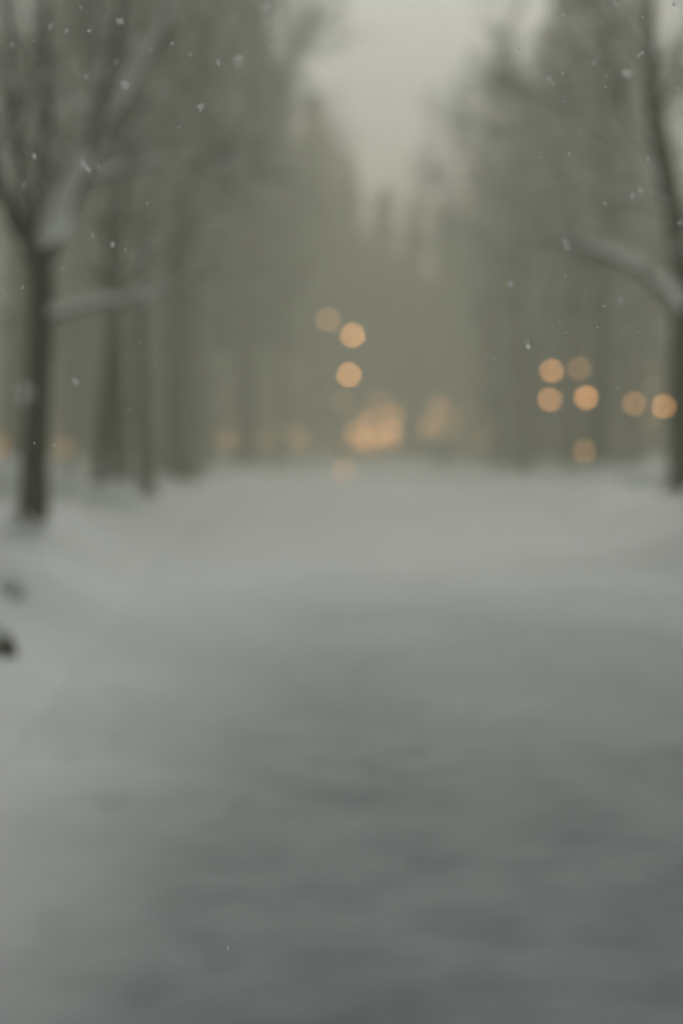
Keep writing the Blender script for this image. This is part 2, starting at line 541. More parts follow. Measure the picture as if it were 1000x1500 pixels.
b1 = hit(48, 760)
b1[2] -= 0.22
D1 = float(b1[1]); S1 = D1 / 28.0
A = lambda px, py, dd=0.0: at(px, py, D1 + dd * S1)
near_tree('large dark forked tree with snowy limbs standing nearest at the left edge', 3,
    [b1, A(51, 690), A(55, 600), A(59, 500), A(62, 430), A(60, 385), A(58, 365)], [0.34, 0.275, 0.26, 0.255, 0.26, 0.25, 0.17],
    [([A(60, 392), A(30, 345, -.2), A(5, 295, -.4), A(-25, 200, -.6), A(-40, 60, -.8)], 0.18, 0.08, 0.7),
     ([A(58, 392), A(90, 335, .2), A(122, 270, .3), A(145, 205, .4), A(190, 130, .7), A(250, 40, 1.0), A(290, -60, 1.2)], 0.18, 0.07, 1.0),
     ([A(56, 375), A(49, 310, .5), A(66, 220, .9), A(75, 140, 1.0), A(62, 20, 1.2), A(60, -120, 1.2)], 0.12, 0.06, 0.0),
     ([A(126, 266, .3), A(132, 200, .1), A(165, 110, -.4), A(178, 10, -.8), A(190, -100, -1)], 0.11, 0.05, 0.2),
     ([A(64, 462), A(100, 456, -.5), A(150, 446, -1.0), A(210, 436, -1.5), A(250, 425, -2.0)], 0.07, 0.022, 0.9),
     ([A(126, 262, .3), A(160, 256, -.1), A(200, 246, -.6), A(245, 238, -1.0)], 0.07, 0.025, 0.9),
     ([A(40, 360, -.1), A(20, 200, .8), A(15, 90, 1.4), A(5, -40, 1.8)], 0.12, 0.05, 0.0)], 0.6, twigs=8, sc=S1)

b2 = hit(1003, 718)
D2 = float(b2[1]); S2 = D2 / 39.0
B = lambda px, py, dd=0.0: at(px, py, D2 + dd * S2)
near_tree('large dark leaning tree with an arching snow laden limb at the right edge', 4,
    [b2, B(1000, 660), B(996, 580), B(999, 500), B(1001, 440), B(994, 360), B(985, 300), B(968, 215), B(955, 150), B(952, 60), B(950, -60)],
    [0.46, 0.36, 0.34, 0.34, 0.33, 0.31, 0.29, 0.27, 0.22, 0.17, 0.12],
    [([B(1004, 468), B(975, 432, -.8), B(935, 398, -1.6), B(890, 375, -2.2), B(850, 362, -2.6), B(820, 352, -2.8)], 0.15, 0.06, 1.0),
     ([B(992, 350), B(1030, 260, .5), B(1060, 150, .8)], 0.15, 0.06, 0.4),
     ([B(975, 250), B(925, 180, .8), B(890, 90, 1.4), B(860, -20, 2)], 0.12, 0.05, 0.5),
     ([B(986, 310), B(930, 290, -1.), B(880, 285, -1.8), B(830, 270, -2.4)], 0.08, 0.03, 0.3),
     ([B(960, 170), B(1000, 80, -.6), B(1030, -10, -1)], 0.11, 0.05, 0.4),
     ([B(954, 100), B(900, 30, -.6), B(850, -40, -1)], 0.09, 0.04, 0.5),
     ([B(990, 330), B(940, 230, 1.5), B(900, 200, 2.2), B(820, 150, 3.0), B(760, 120, 3.6)], 0.12, 0.04, 0.4)], 1.1, twigs=9, sc=S2)

rows = [  # px of the trunk, distance, variant, scale, turn, label
    (143, 27, 2, 0.85, 0.3, 'slim tree first behind the big forked tree at the left edge'),
    (180, 29, 0, 0.85, 1.7, 'slim tree second behind the big forked tree, close to its neighbour'),
    (213, 33, 1, 0.80, 2.9, 'straight tree third behind the big forked tree, just right of a snow mound'),
    (262, 48, 3, 1.65, 4.1, 'thin tree fourth behind the big forked tree on the left'),
    (288, 61, 3, 1.70, 5.0, 'hazy tree at the inner end of the left row before the houses'),
    (352, 82, 3, 1.5, 0.9, 'pale far tree left of the path in thick haze'),
    (405, 96, 3, 1.50, 2.2, 'faintest tree left of the path near the far street'),
    (20, 47, 3, 0.95, 3.6, 'hazy tree behind the big forked tree, cut by the left edge'),
    (98, 58, 1, 0.95, 4.4, 'hazy tree seen in the gap right of the big forked trunk'),
    (770, 60, 1, 1.05, 1.1, 'thin tree at the inner end of the right row beside the upper two lamps'),
    (826, 64, 3, 0.95, 2.6, 'straight tree between the two pairs of lamps on the right'),
    (872, 49, 1, 1.4, 3.8, 'tree between the lamp pairs and the two outer lamps on the right'),
    (928, 66, 2, 1.20, 0.5, 'faint thin tree just left of the outermost lamp on the right'),
    (720, 80, 3, 1.3, 5.3, 'pale far tree right of the path in thick haze'),
    (690, 95, 1, 1.00, 4.7, 'faintest tree right of the path near the far street')]
for px, d, vi, s, rz, lab in rows:
    plant_bare(vi, P(px, d), d, s, rz, lab)

# ------------------------------------------------------------------ conifers
def conifer_variant(seed, H, Rm, r0, z0=1.2):
    rs = np.random.default_rng(seed)
    tb = MB()
    tb.tube([[0, 0, -0.2], [0, 0, 0.6], [0.04, 0.03, H * .4], [0, 0, H * .8], [0, 0, H]], [r0 * 1.4, r0, r0 * .7, r0 * .28, 0.01], 10)
    cb, sb = MB(), MB()
    P0, P1, W, UP = [], [], [], []
    z = z0
    while z < H * 0.985:
        f = (z - z0) / (H - z0)
        L0 = Rm * (1 - f) ** 0.85 * (0.62 + 0.38 * min(1, f * 5)) + 0.12
        nb = 7 if f < 0.6 else 5
        a0 = rs.uniform(0, 6.28)
        for b in range(nb):
            az = a0 + b * 6.283 / nb + rs.uniform(-.3, .3)
            L = L0 * rs.uniform(0.65, 1.15)
            e = np.array([math.cos(az), math.sin(az), 0]); sd = np.array([-e[1], e[0], 0])
            t = np.linspace(0, 1, 5)
            drop = -0.32 * L * t ** 1.6 + 0.12 * L * t
            q = e[None] * (L * t)[:, None] + np.stack([0 * t, 0 * t, z + drop + 0.10 * L * np.maximum(0, t - .8)], 1)
            tb_r = np.linspace(0.018 + 0.008 * L, 0.006, 5)
            cb.tube(q, tb_r, 3)
            n = int(5 + L * 7)
            tt = rs.uniform(0.18, 1.0, n)
            k = np.minimum((tt * 4).astype(int), 3)
            p = q[k] + (q[k + 1] - q[k]) * (tt * 4 - k)[:, None]
            s = np.where(rs.random(n) < .5, -1.0, 1.0)[:, None]
            ln = (0.25 + 0.30 * (1 - tt) * min(L, 3) * 0.7 + 0.15)[:, None] * rs.uniform(.7, 1.2, (n, 1))
            dd = e[None] * rs.uniform(0.5, 1.0, (n, 1)) + sd[None] * s * rs.uniform(0.3, 1.0, (n, 1)) + np.array([0, 0, 1.0]) * rs.uniform(-0.75, -0.1, (n, 1))
            dd /= np.linalg.norm(dd, axis=1, keepdims=True)
            P0.append(p); P1.append(p + dd * ln)
            UP.append(rs.normal(0, 0.25, (n, 3)) + [0, 0, 1])
        z += 0.30 + 0.22 * (1 - f)
    p0, p1, up = np.concatenate(P0), np.concatenate(P1), np.concatenate(UP)
    t = p1 - p0
    sdv = np.cross(t, up); sdv /= np.linalg.norm(sdv, axis=1, keepdims=True) + 1e-9
    nrm = np.cross(sdv, t); nrm /= np.linalg.norm(nrm, axis=1, keepdims=True) + 1e-9
    wv = 0.16 * np.linalg.norm(t, axis=1, keepdims=True) + 0.05
    m = p0 + t * 0.45
    def sprays(mb, lift, w, sel, a=0.0, b=1.0):
        # a folded spray: ridge plus two drooping sides
        q0, q1, mm = p0[sel] + t[sel] * a + nrm[sel] * lift, p0[sel] + t[sel] * b + nrm[sel] * lift * .3, m[sel] + nrm[sel] * lift
        l, r = mm - sdv[sel] * w[sel] - nrm[sel] * w[sel] * .5, mm + sdv[sel] * w[sel] - nrm[sel] * w[sel] * .5
        n = len(q0)
        v = np.stack([q0, l, q1, r, mm + nrm[sel] * w[sel] * .12], 1).reshape(-1, 3)
        o = (np.arange(n) * 5)[:, None, None]
        mb.addk(v, (o + np.array([[0, 1, 4], [1, 2, 4], [2, 3, 4], [3, 0, 4]])[None]).reshape(-1, 3))
    allm = np.ones(len(p0), bool)
    sprays(cb, 0.0, wv, allm)
    sprays(sb, 0.022, wv * 0.85, rs.random(len(p0)) < 0.52, 0.1, 0.9)
    return tb.mesh('trunk', M_BARK, True), cb.mesh('crown', M_NEEDLE), sb.mesh('snow_cover', M_SNOWTREE)

CON = [conifer_variant(21, 17.0, 3.4, 0.22), conifer_variant(22, 21.0, 3.9, 0.26), conifer_variant(23, 14.0, 3.2, 0.20),
       conifer_variant(24, 19.0, 3.6, 0.24, 5.6), conifer_variant(25, 23.0, 3.8, 0.27, 6.2)]
def plant_con(vi, x, y, s, rz, label, group, name='spruce_tree', sz=1.0):
    o = link(name, None)
    o.location = (x, y, ground_h(x, y) - 0.02)
    o.rotation_euler = (0, 0, rz)
    o.scale = (s, s, s * sz)
    for nm, me in zip(('trunk', 'crown', 'snow_cover'), CON[vi]): link(nm, me, o)
    return tag(o, label, 'tree', group)

GS = 'spruces behind the rows of bare trees'
con = [  # px, distance, variant, scale
    (60, 66, 3, 0.85, 'dark high crowned spruce behind the crown of the big forked tree'),
    (175, 70, 3, 0.9, 'dark high crowned spruce behind the pair of slim trunks on the left'),
    (285, 72, 4, 1.05, 'tall high crowned spruce behind the inner end of the left row'),
    (372, 84, 4, 1.2, 'tall spruce whose tip edges the sky gap on its left side'),
    (835, 66, 3, 1.3, 'dark high crowned spruce whose boughs edge the sky gap on its right side'),
    (925, 70, 4, 1.0, 'dark high crowned spruce behind the leaning tree on the right'),
    (775, 82, 3, 1.15, 'hazy high crowned spruce at the foot of the sky gap on its right side')]
for i, (px, d, vi, s, lab) in enumerate(con):
    plant_con(vi, P(px, d), d, s, i * 1.3, lab, GS)
GF = 'far spruces beyond the houses'
far = [  # px, distance, variant, scale, what tells it apart
    (-20, 148, 1, 1.2, 'cut by the left edge, behind the brick house with dim windows'), (60, 142, 1, 1.15, 'behind the big forked tree and the brick house'),
    (135, 150, 1, 1.25, 'behind the pair of slim trunks'), (205, 143, 0, 1.3, 'behind the gap between the two left brick houses'),
    (275, 150, 1, 1.25, 'behind the left end of the long low house'), (340, 142, 1, 1.3, 'behind the middle of the long low house'),
    (400, 147, 1, 1.4, 'behind the right part of the long low house'), (445, 141, 1, 1.35, 'just left of the street lamp with the highest globe'),
    (490, 146, 1, 1.22, 'right behind the highest globe at the path end'), (528, 150, 1, 1.12, 'above the left windows of the brightest ochre house'),
    (566, 146, 1, 1.32, 'tallest, its spire standing in the sky gap'), (606, 146, 1, 1.14, 'between the brightest ochre house and the brick house right of it'),
    (650, 150, 1, 1.2, 'behind the two dim upper windows right of the path end'), (700, 143, 1, 1.15, 'behind the right end of the brick house beside the path end'),
    (752, 148, 1, 1.25, 'behind the thin tree ending the right row'), (812, 142, 1, 1.2, 'behind the dark timber house and the lamp pairs'),
    (872, 150, 1, 1.25, 'behind the gap between timber house and glowing ochre house'), (930, 143, 0, 1.3, 'behind the glowing ochre house on the right'),
    (1000, 148, 1, 1.2, 'cut by the right edge behind the leaning tree')]
for i, (px, d, vi, s, lab) in enumerate(far):
    plant_con(vi, P(px, d), d, s, i * 0.9, 'far hazy spruce ' + lab, GF)
GM = 'high crowned spruces lining the far street'
for i, (px, d, vi, s, lab) in enumerate([
        (250, 119.5, 4, 1.05, 'left of the long low house'), (310, 120.5, 4, 1.12, 'before the left end of the long low house'),
        (362, 119.0, 4, 1.15, 'before the middle of the long low house'), (412, 121.0, 4, 1.4, 'before the right end of the long low house'),
        (462, 119.5, 4, 1.35, 'just left of the highest lamp globe'), (508, 121.5, 4, 1.15, 'right behind the two bright globes at the path end'),
        (556, 120.5, 4, 1.0, 'before the middle of the brightest ochre house'), (604, 121.0, 4, 0.98, 'in the gap right of the brightest ochre house'),
        (652, 120.0, 4, 0.92, 'before the brick house with two dim upper windows'), (700, 121.0, 4, 1.1, 'before the right end of the brick house beside the path end'),
        (748, 119.5, 4, 1.05, 'before the left end of the dark timber house'), (815, 121.0, 4, 1.1, 'before the dark timber house'),
        (880, 120.0, 4, 1.1, 'between the timber house and the glowing ochre house')]):
    plant_con(vi, P(px, d), d, s, i * 1.1 + .4, 'high crowned street spruce ' + lab, GM)
GU = 'low boughed spruces behind the rows of trees'
for i, (px, d, vi, s, lab) in enumerate([
        (30, 74, 2, 0.85, 'just left of the big forked trunk'), (128, 70, 2, 0.8, 'between the big forked trunk and the slim pair'),
        (178, 73, 2, 0.9, 'behind the pair of slim trunks'), (232, 76, 0, 0.75, 'behind the straight third trunk on the left'),
        (285, 84, 0, 0.75, 'behind the inner end of the left row'),
        (762, 72, 2, 0.8, 'behind the inner end of the right row'), (836, 70, 2, 0.85, 'behind the two lamp pairs'),
        (896, 72, 0, 0.7, 'between the lamp pairs and the outer lamps'), (1000, 71, 2, 0.95, 'behind the leaning trunk at the right edge')]):
    plant_con(vi, P(px, d), d, s, i * 1.7, 'low boughed dark spruce ' + lab, GU)
# unseen spruces added beside the camera to shade the near path
for i, (x, y, vi, lab) in enumerate([(-3.6, 0.5, 4, 'tall unseen spruce added for shade left of the viewpoint'), (3.4, 2.5, 4, 'tall unseen spruce added for shade right of the viewpoint'),
                                     (-7.0, 9.5, 1, 'second unseen spruce added for shade outside the left edge'), (7.2, 11.0, 1, 'second unseen spruce added for shade outside the right edge')]):
    plant_con(vi, x, y, 1.05, i * 2.0, lab, 'added shade spruces around the viewpoint')

# ------------------------------------------------------------------ snow mounds, rocks, shrubs
def blob(name, m, rx, ry, rz, seed, rough=0.25, parent=None, cut=-1.0, sub=(18, 10)):
    mb = MB(); v = []; nu, nv = sub
    for j in range(nv + 1):
        th = math.pi * (0.5 - (j / nv) * 0.78)
        for i in range(nu):
            ph = i * 2 * math.pi / nu
            d = Vector((math.cos(th) * math.cos(ph), math.cos(th) * math.sin(ph), math.sin(th)))
            k = 1 + rough * mnoise.fractal(d * 1.6 + Vector((seed, 0, 0)), 1, 2, 3, noise_basis='PERLIN_ORIGINAL')
            v.append((d.x * rx * k, d.y * ry * k, max(cut, d.z) * rz * k))
    f = [(j * nu + i, (j + 1) * nu + i, (j + 1) * nu + (i + 1) % nu, j * nu + (i + 1) % nu) for j in range(nv) for i in range(nu)]
    mb.add(v, f)
    return link(name, mb.mesh(name, m, True), parent)
def on_ground(px, d):
    x = P(px, d); return (x, d, ground_h(x, d))
for i, (px, d, rx, ry, rz, lab) in enumerate([
        (22, 31, 0.75, 0.7, 0.95, 'rounded heap of snow left of the big forked trunk'),
        (192, 27.5, 0.2, 0.35, 0.55, 'narrow upright snow heap between the slim trunks on the left'),
        (140, 33, 0.9, 0.8, 0.35, 'low snow drift right of the big forked trunk'),
        (905, 47, 1.1, 0.9, 0.5, 'broad snow heap under the outer lamps on the right'),
        (965, 42, 0.7, 0.7, 0.55, 'snow heap at the foot of the leaning tree'),
        (712, 74, 1.3, 1.0, 0.55, 'long snow drift at the far right side of the path'),
        (95, 30, 0.6, 0.6, 0.62, 'small snow heap in the gap right of the big forked trunk'),
        (160, 25, 0.5, 0.6, 0.55, 'snow heap at the feet of the slim pair of trunks'),
        (232, 43, 0.55, 0.5, 0.40, 'small snow heap between the straight third and the fourth trunk'),
        (858, 44, 0.8, 0.7, 0.55, 'snow heap under the lamp with the bright lower globe'),
        (938, 36, 0.5, 0.5, 0.45, 'small round snow heap left of the leaning trunk'),
        (800, 52, 0.9, 0.8, 0.50, 'snow heap under the left pair of globes')]):
    o = blob('snow_mound', M_SNOW, rx, ry, rz, i * 3.1)
    o.location = on_ground(px, d)
    tag(o, lab, 'snow mound', 'snow heaps beside the path')
for i, (p, rx, rz, lab) in enumerate([(b1 + [-.12, .15, .22], 0.36, 0.50, 'soft collar of snow drifted against the foot of the big forked tree'), (b2, 0.5, 0.50, 'soft collar of snow drifted against the foot of the leaning tree')]):
    o = blob('snow_mound', M_SNOW, rx, rx * .8, rz, 20 + i * 2.2)
    o.location = (p[0] + 0.05, p[1] - 0.10, p[2] - 0.36)
    tag(o, lab, 'snow mound', 'snow heaps beside the path')
def rock(px, py, r, seed, lab, cap):
    p = hit(px, py)
    root = link('rock', None); root.location = tuple(p)
    b = blob('stone', M_ROCK, r, r * .9, r * 1.5, seed, 0.35, root)
    c = blob('snow_cap', M_SNOW, r * cap, r * .9 * cap, r * .9, seed, 0.3, root)
    c.location = (-r * .1, -0.12 * r, r * (0.95 if cap < 1 else 0.6))
    tag(root, lab, 'rock', 'rocks at the left edge of the path')
rock(2, 955, 0.10, 1.5, 'dark rock poking out of the snow at the left edge of the path', 0.7)
rock(18, 872, 0.085, 4.5, 'small snow covered rock behind the dark one at the left edge', 1.25)

def shrub(px, d, h, seed, lab):
    rs = np.random.default_rng(seed)
    root = link('bare_shrub', None); root.location = on_ground(px, d)
    stems = []
    for i in range(9):
        az = i * 0.7 + rs.uniform(-.3, .3)
        q = wander(rs, (0.1 * math.cos(az), 0.1 * math.sin(az), -0.1), (math.cos(az) * .5, math.sin(az) * .5, 1), h * rs.uniform(.7, 1.1), 5, 0.05)
        stems.append((q, np.linspace(0.02, 0.008, len(q))))
    mb = MB()
    for q, r in stems: mb.tube(q, r, 5)
    link('stems', mb.mesh('stems', M_BARK), root)
    cb, sb = clothe(rs, stems, 1.3, (0.3, 0.7), 0.6, twigs=5)
    link('foliage', cb.mesh('foliage', M_TWIG), root)
    tag(link('snow_cover', sb.mesh('snow_cover', M_SNOWTREE), root), kind='stuff')
    tag(root, lab, 'shrub', 'bare shrubs under the trees')
shrub(243, 50, 1.3, 41, 'dark bare shrub at the foot of the thin fourth tree on the left')
shrub(275, 56, 1.1, 42, 'dark bare shrub at the inner end of the left row')
shrub(650, 84, 1.0, 43, 'small dark shrub at the far right corner of the path')
shrub(742, 66, 1.0, 44, 'dark shrub at the inner end of the right row')
shrub(790, 60, 0.9, 45, 'dark shrub under the upper two lamps on the right')
shrub(885, 59, 1.0, 46, 'dark shrub just right of the brightest lamp post on the right')
shrub(925, 58, 1.0, 47, 'dark shrub under the outer two lamps on the right')

# ------------------------------------------------------------------ houses beyond the street
WIN_MATS = {k: glow('window_light_%d' % int(k * 100), WARM, k * WINDOW_POWER) for k in (0.25, 0.6, 1.2, 2.4, 3.6)}
def house(px0, px1, d, eave, ridge, wallm, lab, wins, doorpx, depth=9.0):
    x0, x1 = P(px0, d), P(px1, d)
    cx, w = (x0 + x1) / 2, x1 - x0
    root = link('house', None); root.location = (cx, d, 0)
    mb = MB(); mb.box((0, depth / 2, eave / 2 - .1), (w, depth, eave + .2))
    # gable ends
    for sx in (-1, 1):
        x = sx * (w / 2 - 0.15)
        mb.add([(x - .15, 0, eave), (x + .15, 0, eave), (x - .15, depth, eave), (x + .15, depth, eave), (x - .15, depth / 2, ridge), (x + .15, depth / 2, ridge)],
               [(0, 2, 4), (1, 5, 3), (0, 4, 5, 1), (2, 3, 5, 4), (0, 1, 3, 2)])
    link('wall', mb.mesh('wall', wallm), root)
    mb = MB(); ov = 0.5; t = 0.22
    sl = (ridge - eave) / (depth / 2)
    for y0, y1, z0, z1 in ((-ov, depth / 2, eave - ov * sl + .03, ridge + .03), (depth / 2, depth + ov, ridge + .03, eave - ov * sl + .03)):
        X = w / 2 + ov
        mb.add([(-X, y0, z0), (X, y0, z0), (X, y1, z1), (-X, y1, z1), (-X, y0, z0 + t), (X, y0, z0 + t), (X, y1, z1 + t), (-X, y1, z1 + t)],
               [(0, 3, 2, 1), (4, 5, 6, 7), (0, 1, 5, 4), (2, 3, 7, 6), (0, 4, 7, 3), (1, 2, 6, 5)])
    rf = link('roof', mb.mesh('roof', M_ROOF), root)
    mb = MB(); mb.box((w * .22, depth / 2 + .8, ridge + .3), (.7, .7, 1.7)); mb.box((w * .22, depth / 2 + .8, ridge + 1.2), (.9, .9, .14))
    link('chimney', mb.mesh('chimney', M_BRICK), rf)
    for (px, py, ww, hh, lit) in wins:
        p = at(px, py, d)
        wx, wz = p[0] - cx, p[2]
        fr = MB()
        for sx in (-1, 1): fr.box((wx + sx * (ww / 2 + .04), -.05, wz), (.08, .12, hh + .16))
        for sz in (-1, 1): fr.box((wx, -.05, wz + sz * (hh / 2 + .04)), (ww, .12, .08))
        fr.box((wx, -.045, wz), (.05, .09, hh))
        win = link('window', fr.mesh('window', M_FRAME), root)
        for sx in (-1, 1):
            pm = MB(); pm.box((wx + sx * (ww / 4 + .0125), -.02, wz), (ww / 2 - .025, .03, hh))
            link('pane', pm.mesh('pane', WIN_MATS[lit] if lit else M_DARKGLASS), win)
        sm = MB(); sm.box((wx, -.16, wz - hh / 2 - .13), (ww + .3, .3, .09))
        link('sill', sm.mesh('sill', M_SNOW), win)
    p = at(doorpx, 640, d)
    mb = MB(); mb.box((p[0] - cx, -.03, 1.05), (1.0, .10, 2.1))
    dr = link('door', mb.mesh('door', M_TIMBER), root)
    mb = MB(); mb.box((p[0] - cx + .38, -.12, 1.0), (.06, .1, .18))
    link('handle', mb.mesh('handle', M_METAL), dr)
    return tag(root, lab, 'house', 'houses along the street beyond the park')
house(-40, 215, 126, 5.2, 8.4, M_BRICK, 'hazy brick house with dim windows behind the left row of trees',
      [(-2, 653, 1.3, 1.4, 2.4), (45, 653, 1.2, 1.4, 0), (97, 655, 1.5, 1.4, 2.4), (150, 612, 1.2, 1.3, 2.4), (150, 653, 1.3, 1.4, .6), (45, 600, 1.2, 1.3, 0), (203, 575, .9, 1.0, 2.4), (97, 605, 1.2, 1.3, .25)], 180)
house(235, 470, 130, 4.4, 7.2, M_BRICK, 'long low brick house with glimmering windows left of the lamps at the path end',
      [(265, 643, 1.4, 1.4, 2.4), (300, 645, 1.3, 1.4, 1.2), (335, 645, 1.3, 1.4, 1.2), (370, 645, 1.3, 1.4, 2.4), (405, 640, 1.3, 1.4, 2.4), (440, 643, 1.3, 1.4, 1.2)], 455)
house(494, 600, 124, 5.4, 8.2, M_PLASTER, 'ochre house with the brightest lit windows at the path end',
      [(517, 640, 1.3, 1.5, 2.4), (543, 637, 1.3, 1.5, 1.2), (572, 640, 1.3, 1.5, 2.4), (520, 612, 1.1, 1.2, .6), (545, 612, 1.1, 1.2, 1.2), (572, 610, 1.1, 1.2, 2.4), (553, 583, .9, .9, 2.4), (506, 587, .8, .8, 1.2)], 590)
house(612, 738, 128, 5.6, 8.6, M_BRICK, 'brick house with two dim upper windows right of the path end',
      [(644, 597, 1.2, 1.3, 1.2), (630, 625, 1.3, 1.4, 1.2), (655, 625, 1.2, 1.3, 1.2), (690, 645, 1.3, 1.4, .6), (718, 640, 1.4, 1.4, 2.4), (690, 605, 1.1, 1.2, .25)], 672)
house(748, 868, 127, 4.2, 6.8, M_TIMBER, 'dark timber house with faint windows behind the lamp pairs on the right',
      [(785, 645, 1.2, 1.2, .25), (815, 650, 1.1, 1.1, .6), (838, 645, 1.2, 1.2, .25)], 765)
house(884, 1030, 125, 6.6, 9.6, M_PLASTER, 'ochre house glowing behind the two outer lamps at the right edge',
      [(940, 570, 1.2, 1.3, 1.2), (965, 565, 1.2, 1.3, 2.4), (948, 610, 1.4, 1.4, 1.2), (985, 612, 1.4, 1.4, .6), (905, 655, 1.2, 1.3, .6), (995, 570, 1.2, 1.3, .6)], 925)

# ------------------------------------------------------------------ street lamps
def lamp_mat(s): return glow('lamp_glow_%d' % int(s * 10), WARM, s * LAMP_POWER)
def sphere(mb, c, r, k=12):
    n = 7
    mb.lathe([(r * math.sin(math.pi * (i + .02) / (n + .04)) + 1e-4, -r * math.cos(math.pi * (i + .02) / (n + .04))) for i in range(n + 1)], c, k)
def street_lamp(px, d, heads, lab, group='street lamps along the street beyond the park', globe=0.20):
    """a post with one or two globes on brackets: heads = (px, py, strength)"""
    x = P(px, d)
    root = link('street_lamp', None); root.location = (x, d, 0)
    hs = [(at(a, b, d) - np.array([x, d, 0]), s) for a, b, s in heads]
    top = max(h[2] for h, s in hs)
    mb = MB()
    mb.lathe([(.16, -.2), (.16, .25), (.11, .35), (.10, 1.0), (.075, 1.1), (.06, top * .6), (.05, top + .1), (.02, top + .2)], k=10)
    link('pole', mb.mesh('pole', M_METAL, True), root)
    for h, s in hs:
        mb = MB()
        mb.tube([[0, 0, h[2] + globe + .02], [h[0] * .5, -.06, h[2] + globe + .16], [h[0], -.14, h[2] + globe + .12]], .025, 6)
        mb.lathe([(globe * 1.25, globe * .62), (globe * 1.1, globe * .95), (globe * .4, globe * 1.25), (.02, globe * 1.35)], (h[0], -.14, h[2] - .0), 12)
        hd = link('bracket', mb.mesh('bracket', M_METAL), root)
        mb = MB(); sphere(mb, (h[0], -.14, h[2]), globe * .92)
        link('globe', mb.mesh('globe', lamp_mat(s), True), hd)
    return tag(root, lab, 'street lamp', group)
street_lamp(514, 110, [(516, 491, 52), (511, 549, 52)], 'street lamp with two bright globes, one above the other, at the path end', globe=0.23)
street_lamp(480, 108, [(481, 469, 18)], 'street lamp with one dim globe, highest of all the lights', globe=0.23)
street_lamp(505, 112, [(501, 586, 7)], 'small faint street lamp just below the two bright globes at the path end', globe=0.2)
GP = 'park lamps among the trees on the right'
street_lamp(800, 58, [(807, 543, 24), (804, 585, 22)], 'lamp post with two globes one above the other, left pair on the right side', GP, 0.125)
street_lamp(851, 58, [(847, 540, 9), (857, 582, 32)], 'lamp post with a dim upper globe and a bright lower globe on the right', GP, 0.125)
street_lamp(930, 59, [(927, 591, 15)], 'lamp post with a single fainter globe, second from the right edge', GP, 0.125)
street_lamp(974, 59, [(970, 595, 26)], 'lamp post with a single bright globe nearest the right edge', GP, 0.125)
def lantern_string(d, bulbs, lab, r=0.19):
    """a sagging cord between two thin posts with round lanterns: bulbs = (px, py, strength)"""
    pts = [at(a, b, d) for a, b, _ in bulbs]
    x0, x1 = min(p[0] for p in pts) - .6, max(p[0] for p in pts) + .6
    cx = (x0 + x1) / 2
    top = max(p[2] for p in pts) + 0.7
    root = link('lantern_string', None); root.location = (cx, d, 0)
    for x in (x0, x1):
        mb = MB(); mb.tube([[x - cx, 0, -.2], [x - cx, 0, top * .5], [x - cx, 0, top]], [.05, .04, .035], 6)
        link('post', mb.mesh('post', M_METAL), root)
    n = 14; t = np.linspace(0, 1, n)
    cord = np.stack([x0 - cx + (x1 - x0) * t, 0 * t, top - 0.5 * 4 * t * (1 - t) * .5], 1)
    mb = MB(); mb.tube(cord, .012, 4)
    link('cord', mb.mesh('cord', M_METAL), root)
    for p, (_, _, s_) in zip(pts, bulbs):
        x = p[0] - cx
        zc = float(np.interp(x, cord[:, 0], cord[:, 2]))
        mb = MB(); sphere(mb, (x, 0, p[2]), r)
        bo = link('lantern', mb.mesh('lantern', lamp_mat(s_), True), root)
        mb = MB(); mb.tube([[x, 0, p[2] + r * .9], [x, 0, max(zc, p[2] + r + .05)]], .01, 4)
        link('hanger', mb.mesh('hanger', M_METAL), bo)
    return tag(root, lab, 'lanterns', 'lantern strings along the far street')
lantern_string(118, [(517, 632, 16), (533, 645, 20), (540, 618, 18), (556, 640, 20), (573, 630, 18), (578, 608, 10), (558, 590, 9), (545, 655, 12), (512, 652, 10)],
               'thick cluster of orange lanterns glowing before the brightest ochre house')
lantern_string(118.5, [(640, 592, 9), (655, 603, 7), (625, 622, 9), (646, 632, 5)], 'dim cluster of four lanterns before the brick house right of the path end')
lantern_string(119, [(695, 648, 6), (722, 640, 8)], 'two faint lanterns at the right end of the path')
lantern_string(117.5, [(292, 652, 2), (322, 640, 1.5), (352, 655, 2), (388, 648, 2.5), (418, 632, 2.5), (448, 654, 3), (475, 645, 3)], 'long string of faint reddish lanterns left of the path end')
GQ = 'dim park lamps among the trees on the left'
street_lamp(147, 62, [(150, 611, 4)], 'dim lamp glimmering low between the slim trunks on the left', GQ, 0.14)
street_lamp(207, 62, [(204, 570, 3.5)], 'dim lamp glimmering just left of the straight third trunk', GQ, 0.14)
def bollard(px, py, d, s, lab, g=0.13):
    p = at(px, py, d); x = p[0]; z0 = ground_h(x, d)
    root = link('bollard_light', None); root.location = (x, d, z0)
    h = max(0.3, p[2] - z0)
    mb = MB(); mb.lathe([(.09, -.2), (.09, h - g * 1.1), (.12, h - g * .95)], k=10)
    link('post', mb.mesh('post', M_METAL, True), root)
    mb = MB(); sphere(mb, (0, 0, h), g)
    link('globe', mb.mesh('globe', lamp_mat(s), True), root)
    mb = MB(); mb.lathe([(g * 1.1, h + g * .75), (g * 1.0, h + g), (.02, h + g * 1.3)], k=10)
    link('cap', mb.mesh('cap', M_METAL), root)
    tag(root, lab, 'bollard light', 'low lights in the snow')
bollard(855, 661, 58, 12, 'low dim light standing in the snow below the brightest lamp on the right')
bollard(503, 693, 60, 11, 'low added globe standing in for the orange glow on the path snow', 0.10)  # globe added in place of the warm lamp glow lying on the path

bollard(97, 656, 52, 1.6, 'low dim light between the big forked trunk and the slim pair', 0.14)
bollard(2, 654, 52, 1.8, 'low dim light cut by the left edge beside the big forked trunk', 0.14)
bollard(266, 646, 60, 2.2, 'low dim light at the foot of the inner end of the left row', 0.14)
